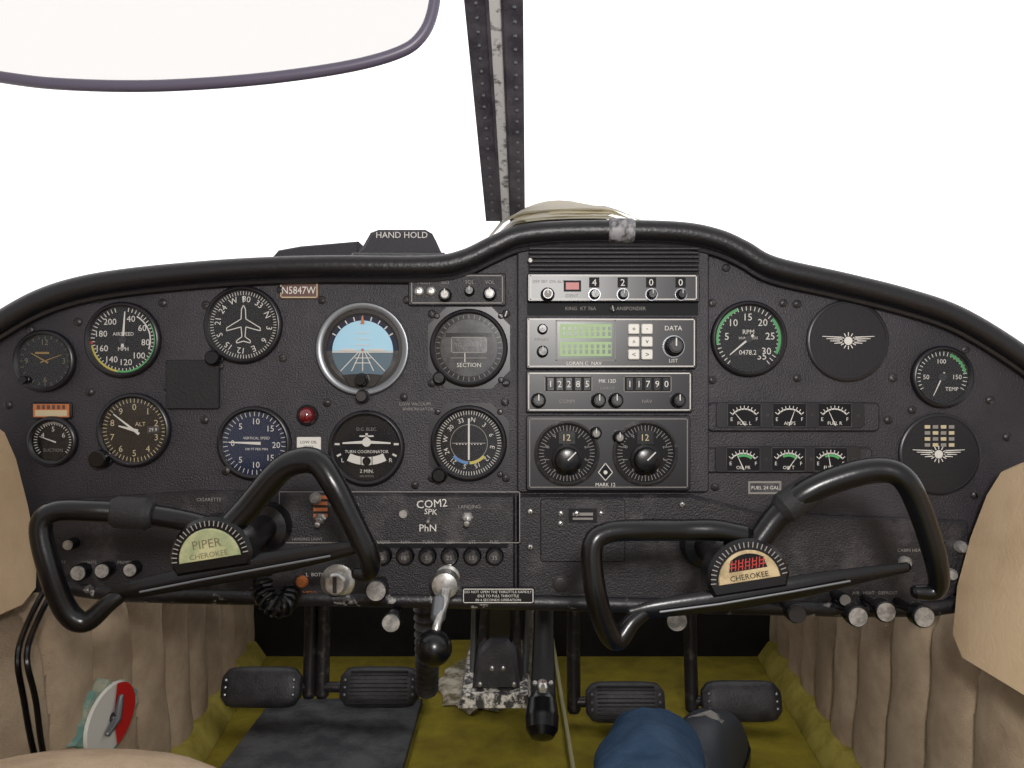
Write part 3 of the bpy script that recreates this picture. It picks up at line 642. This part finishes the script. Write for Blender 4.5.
for side,nm_ in ((-1,'wall_left'),(1,'wall_right')):
    m=MB(nm_); vs=[];fs=[]; NY=420;NZ=16
    for i in range(NY+1):
        y=-.75+(FY+.75)*i/NY
        for k in range(NZ+1):
            z=FZ+(-.205-FZ)*k/NZ; ph=(y+ (.010*math.sin((z+.5)*9))+.10*(z+.4))/.086
            b=abs(math.sin(math.pi*ph))**.42*.015+.0012*math.sin(z*70+y*31)
            flare=.05*max(0,(z+.28)/.08)**2 if z>-.28 else 0
            vs.append((wx(side,y)+side*.004-side*(b)+side*flare,y,z))
    for i in range(NY):
        for k in range(NZ): fs.append((i*(NZ+1)+k,(i+1)*(NZ+1)+k,(i+1)*(NZ+1)+k+1,i*(NZ+1)+k+1))
    m.add(vs,fs,'beige',True); m.build()
    m=MB('baseboard_'+('left' if side<0 else 'right'))
    ys=(-.3,.0,.28,.5,FY-.01)
    vs=[]
    for y in ys:
        x=wx(side,y)
        for dx,dz in ((.0,.001),(.0,.034),(-.016,.032),(-.022,.024),(-.036,.004),(-.036,.001)): vs.append((x+side*dx,y,FZ+dz))
    fs=[(i*6+k,i*6+k+1,(i+1)*6+k+1,(i+1)*6+k) for i in range(4) for k in range(5)]+[tuple(range(6)),tuple(range(24,30))]
    m.add(vs,fs,'carpetedge',False); m.build()
def padx(name,pts,x0,x1,slope):
    m=MB(name); vs=[]; n=len(pts)
    cy=sum(p[0] for p in pts)/n; cz=sum(p[1] for p in pts)/n
    seq=[(x0,1,0),(x0+(x1-x0)*.75,1,.75),(x0+(x1-x0)*.93,.985,1),(x1,.94,1)]
    for x,s_,q in seq:
        for y,z in pts: vs.append((x+q*slope*(z-cz),cy+(y-cy)*s_,cz+(z-cz)*s_))
    fs=[]
    for i in range(len(seq)-1):
        for k in range(n): fs.append((i*n+k,i*n+(k+1)%n,(i+1)*n+(k+1)%n,(i+1)*n+k))
    fs.append(tuple((len(seq)-1)*n+k for k in range(n))); m.add(vs,fs,'vinyl',True); return m
prof=[(-.05,-.032),(-.03,-.042),(-.02,-.070),(-.016,-.12),(-.018,-.17),(-.03,-.20),(-.055,-.21),(-.4,-.21),(-.4,-.030),(-.2,-.026)]
padx('armrest',prof,-.58,-.472,-.19).build()
prof=[(-.05,-.072),(-.03,-.080),(-.018,-.105),(-.012,-.15),(-.014,-.20),(-.03,-.245),(-.055,-.26),(-.4,-.26),(-.4,-.062),(-.2,-.062)]
padx('armrest',prof,.58,.448,.28).build()
def pedal(px,py,armpx,armtop,tread,y=.40):
    m=MB('rudder_pedal'); c=W(px,py,y); k=(D+y)/D/1000
    hw,hh=39*k,19.5*k
    M=Matrix.Rotation(math.radians(-18),4,'X')
    vs=[];fs=[];NXX=15;NA=20
    for i in range(NXX):
        u=-1+2*i/(NXX-1); e=(1-abs(u)**6)**.5 if abs(u)<1 else 0.0
        s_=.55+.45*e
        for a in range(NA):
            t=2*math.pi*a/NA; 
            zz=math.copysign(abs(math.sin(t))**.6,math.sin(t))*hh*s_; yy=math.copysign(abs(math.cos(t))**.8,math.cos(t))*.016*s_
            vs.append(c+M@Vector((u*hw,yy,zz)))
    for i in range(NXX-1):
        for a in range(NA): fs.append((i*NA+a,i*NA+(a+1)%NA,(i+1)*NA+(a+1)%NA,(i+1)*NA+a))
    fs.append(tuple(range(NA))); fs.append(tuple((NXX-1)*NA+a for a in range(NA)))
    m.add(vs,fs,'rubber',True)
    if tread:
        for q in range(-4,5):
            z=q*hh*.19; m.tube([c+M@Vector((-hw*.72,-.0155+abs(q)*.0006,z)),c+M@Vector((hw*.72,-.0155+abs(q)*.0006,z))],.0014,'blackmatte',6)
    for s_ in (-1,1):
        for z in (-.35,0,.35): m.sphere(c+M@Vector((s_*hw*.86,-.013,z*hh)),.0028,'greymetal',8)
    ax=W(armpx,py,y+.02); 
    m.tube([W(px,py,y+.02),ax],.008,'darkmetal',12)
    tp_=W(armpx,py,y+.02); top_=Vector((tp_.x,y+.06,-.05))
    m.tube([tp_+Vector((0,0,-.012)),tp_+Vector((0,.01,.06)),top_],.0105,'darkmetal',12)
    m.build()
pedal(262,687,309,0,False); pedal(380,687,322,0,True); pedal(625,702,574,0,True); pedal(741,701,692,0,False)
m=MB('center_console')
def wpp(l,y): return [tuple(W(a,b,y).xz) for a,b in l]
m.prism(wpp([(484,560),(518,560),(520,640),(524,700),(470,700),(478,640)],.26),.40,.26,'darkmetal',.006)
m.prism(wpp([(490,570),(512,570),(513,640),(506,660),(488,660),(486,640)],.24),.27,.24,'black',.004)
m.prism(wpp([(478,652),(490,640),(508,640),(516,654),(520,690),(472,690)],.23),.27,.23,'rubber',.006)
m.prism(wpp([(462,694),(528,694),(532,709),(458,709)],.22),.42,.22,'worn',.002)
for a,b in ((492,668),(503,668),(480,684),(514,684)): 
    c=W(a,b,.229); m.lathe(c.x,c.z,[(.003,.231),(.003,.226),(.0001,.225)],'silver',10)
for x in (476,528): m.tube([W(x,560,.30),W(x-2,640,.30),W(x-4,700,.30)],.005,'greymetal',10)
m.tube([W(530,560,.34),W(531,690,.34)],.006,'silver',10)
m.build()
m=MB('frayed_carpet_patch'); N=26
cz_=FZ+.037
ring=[(-.055+ (.06+random.uniform(-.008,.008))*math.cos(2*math.pi*i/N),.50+(.13+random.uniform(-.02,.02))*math.sin(2*math.pi*i/N)) for i in range(N)]
m.add([(x,y,cz_) for x,y in ring]+[(x*.9-.003,y,cz_+.004) for x,y in ring],[tuple(range(N)),tuple(N+k for k in range(N))]+[(k,(k+1)%N,N+(k+1)%N,N+k) for k in range(N)],'debris'); m.build()
m=MB('hand_brake_lever')
m.prism(wpp([(535,560),(553,560),(554,640),(556,700),(531,700),(534,640)],.16),.19,.16,'black',.004)
m.tube(cr([W(545,560,.15),W(544,640,.13),W(543,690,.10),W(542,712,.08)],6),[.009,.011,.013,.014],'blackmatte',16)
m.tube(cr([W(542,700,.085),W(542,716,.075),W(542,730,.065)],5),[.016,.0185,.0175],'black',20)
c=W(543,690,.078); m.lathe(c.x,c.z,[(.006,.10),(.006,.080),(.004,.077),(.0001,.077)],'silver',14)
for dx in (-8,0,8): 
    q=W(543+dx,683,.086); m.sphere(q,.003,'redlamp' if dx==0 else 'silver',8)
m.build()
m=MB('flexible_duct_hose'); ax=cr([W(424,570,.12),W(426,620,.13),W(427,660,.15),W(427,688,.19)],16)
m.tube(ax,[ (.012 if i%3 else .0145) for i in range(len(ax))],'rubber',16); m.build()
m=MB('fuel_selector_valve')
yc=.072; zc=-.364; X0=-.440
def wallpt(y,z,o): return (X0+o,yc+y,zc+z)
def wdisc(ry,rz,o0,o1,mt,jit=0,n=36):
    ring=[((ry+random.uniform(-jit,jit))*math.cos(2*math.pi*i/n),(rz+random.uniform(-jit,jit))*math.sin(2*math.pi*i/n)) for i in range(n)]
    m.add([wallpt(a,b,o0) for a,b in ring]+[wallpt(a*.95,b*.95,o1) for a,b in ring],[tuple(n+k for k in range(n))]+[(k,(k+1)%n,n+(k+1)%n,n+k) for k in range(n)],mt)
wdisc(.064,.042,-.012,.001,'teal',.008); wdisc(.054,.036,.0,.004,'button')
# red sector on the forward half of the dial
m.add([wallpt(.010,.034,.005),wallpt(.002,0,.005),wallpt(.010,-.034,.005)]+[wallpt(.052*math.cos(t*.1),.0345*math.sin(t*.1),.005) for t in range(-13,14)],[tuple(range(30))],'red')
m.tube([wallpt(-.018,-.010,.008),wallpt(0,0,.010),wallpt(.010,.020,.009)],[.003,.0045,.003],'greymetal',12)
m.sphere(wallpt(0,0,.006),.006,'darkmetal',14)
m.build()
m=MB('headset_cable')
for k,(o,b_) in enumerate(((0,0),(9,6))):
    m.tube(cr([W(50+o,572,-.014),W(44+o,590,-.03),W(30+o,618,-.06),W(18+o,655,-.115),W(24+o*1.3,700,-.11),W(36+o,760,-.10),W(60+o,830,-.06)],8),.0026,'black',8)
m.build()
m=MB('pilot_seat'); m.sphere((-.280,-.40,-.36),1.0,'beige',48,sx=.155,sy=.22,sz=.133,e=.8); m.sphere((-.28,-.75,-.05),1.0,'beige',40,sx=.18,sy=.07,sz=.34,e=.6)
for s_ in (-1,1): m.tube([(-.28+s_*.11,-.55,-.42),(-.28+s_*.11,-.55,FZ+.008)],.012,'greymetal',10); m.tube([(-.28+s_*.11,-.3,-.42),(-.28+s_*.11,-.3,FZ+.008)],.012,'greymetal',10)
m.build()
# person leg + shoe
m=MB('person')
ax=cr([(.11,-.50,-.33),(.11,-.30,-.345),(.122,-.10,-.382),(.148,.05,-.405),(.165,.12,-.430),(.195,.18,-.462)],12)
rs=[]
for i in range(len(ax)):
    t=i/(len(ax)-1); rs.append(.066*(1-t)+.045*t)
vs=[];fs=[];NN=40;N=len(ax)
u=Vector((1,0,0))
for i,pnt in enumerate(ax):
    t=(ax[min(i+1,N-1)]-ax[max(i-1,0)]).normalized(); u=(u-t*u.dot(t)).normalized(); w_=t.cross(u)
    for k in range(NN):
        a=2*math.pi*k/NN
        fold=.0030*math.sin(i*.75+2.2*math.sin(a*2+.6))*(min(1,max(.2,(i-15)/20)))+.0018*math.sin(a*5+i*.3)
        vs.append(pnt+(u*math.cos(a)+w_*math.sin(a))*(rs[i]+fold))
for i in range(N-1):
    for k in range(NN): fs.append((i*NN+k,i*NN+(k+1)%NN,(i+1)*NN+(k+1)%NN,(i+1)*NN+k))
fs.append(tuple(range(NN)))
m.add(vs,fs,'jeans',True)
m.tube([ax[-2],ax[-1]+Vector((.012,.03,-.004))],.034,'face',16)
base=Vector((.212,.125,FZ+.018)); dirv=Vector((.34,.94,0)).normalized(); sd=Vector((dirv.y,-dirv.x,0))
secs=[(-.02,.026,.05),(.0,.036,.080),(.04,.040,.090),(.08,.041,.084),(.12,.043,.070),(.16,.047,.058),(.19,.048,.049),(.22,.042,.041),(.24,.030,.030),(.248,.01,.014)]
vs=[];fs=[];NA=20
for L,hw,hh in secs:
    for a in range(NA):
        t=2*math.pi*a/NA; u_=math.copysign(abs(math.cos(t))**.75,math.cos(t))*hw; v=max(0,math.sin(t))**.8*hh if math.sin(t)>0 else 0
        vs.append(base+dirv*L+sd*u_+Vector((0,0,v+(.002 if math.sin(t)>0 else 0))))
for i in range(len(secs)-1):
    for a in range(NA): fs.append((i*NA+a,i*NA+(a+1)%NA,(i+1)*NA+(a+1)%NA,(i+1)*NA+a))
fs.append(tuple(range(NA))); fs.append(tuple((len(secs)-1)*NA+a for a in range(NA)))
m.add(vs,fs,'shoe',True)
sol=[]
for sgn in (1,-1):
    for L,hw,hh in (secs if sgn>0 else secs[::-1]): q=base+dirv*L+sd*(hw+.003)*sgn; sol.append(q)
n=len(sol); m.add([v-Vector((0,0,.009)) for v in sol]+[v+Vector((0,0,.006)) for v in sol],[tuple(range(n)),tuple(n+k for k in range(n))]+[(k,(k+1)%n,n+(k+1)%n,n+k) for k in range(n)],'black')
for k in range(4):
    L=.100+k*.02; hh=.079-k*.0068; q=base+dirv*L+Vector((0,0,hh)); m.tube([q-sd*.020-Vector((0,0,.006)),q+Vector((0,0,.003)),q+sd*.020-Vector((0,0,.006))],.0022,'dim',6)
m.build()
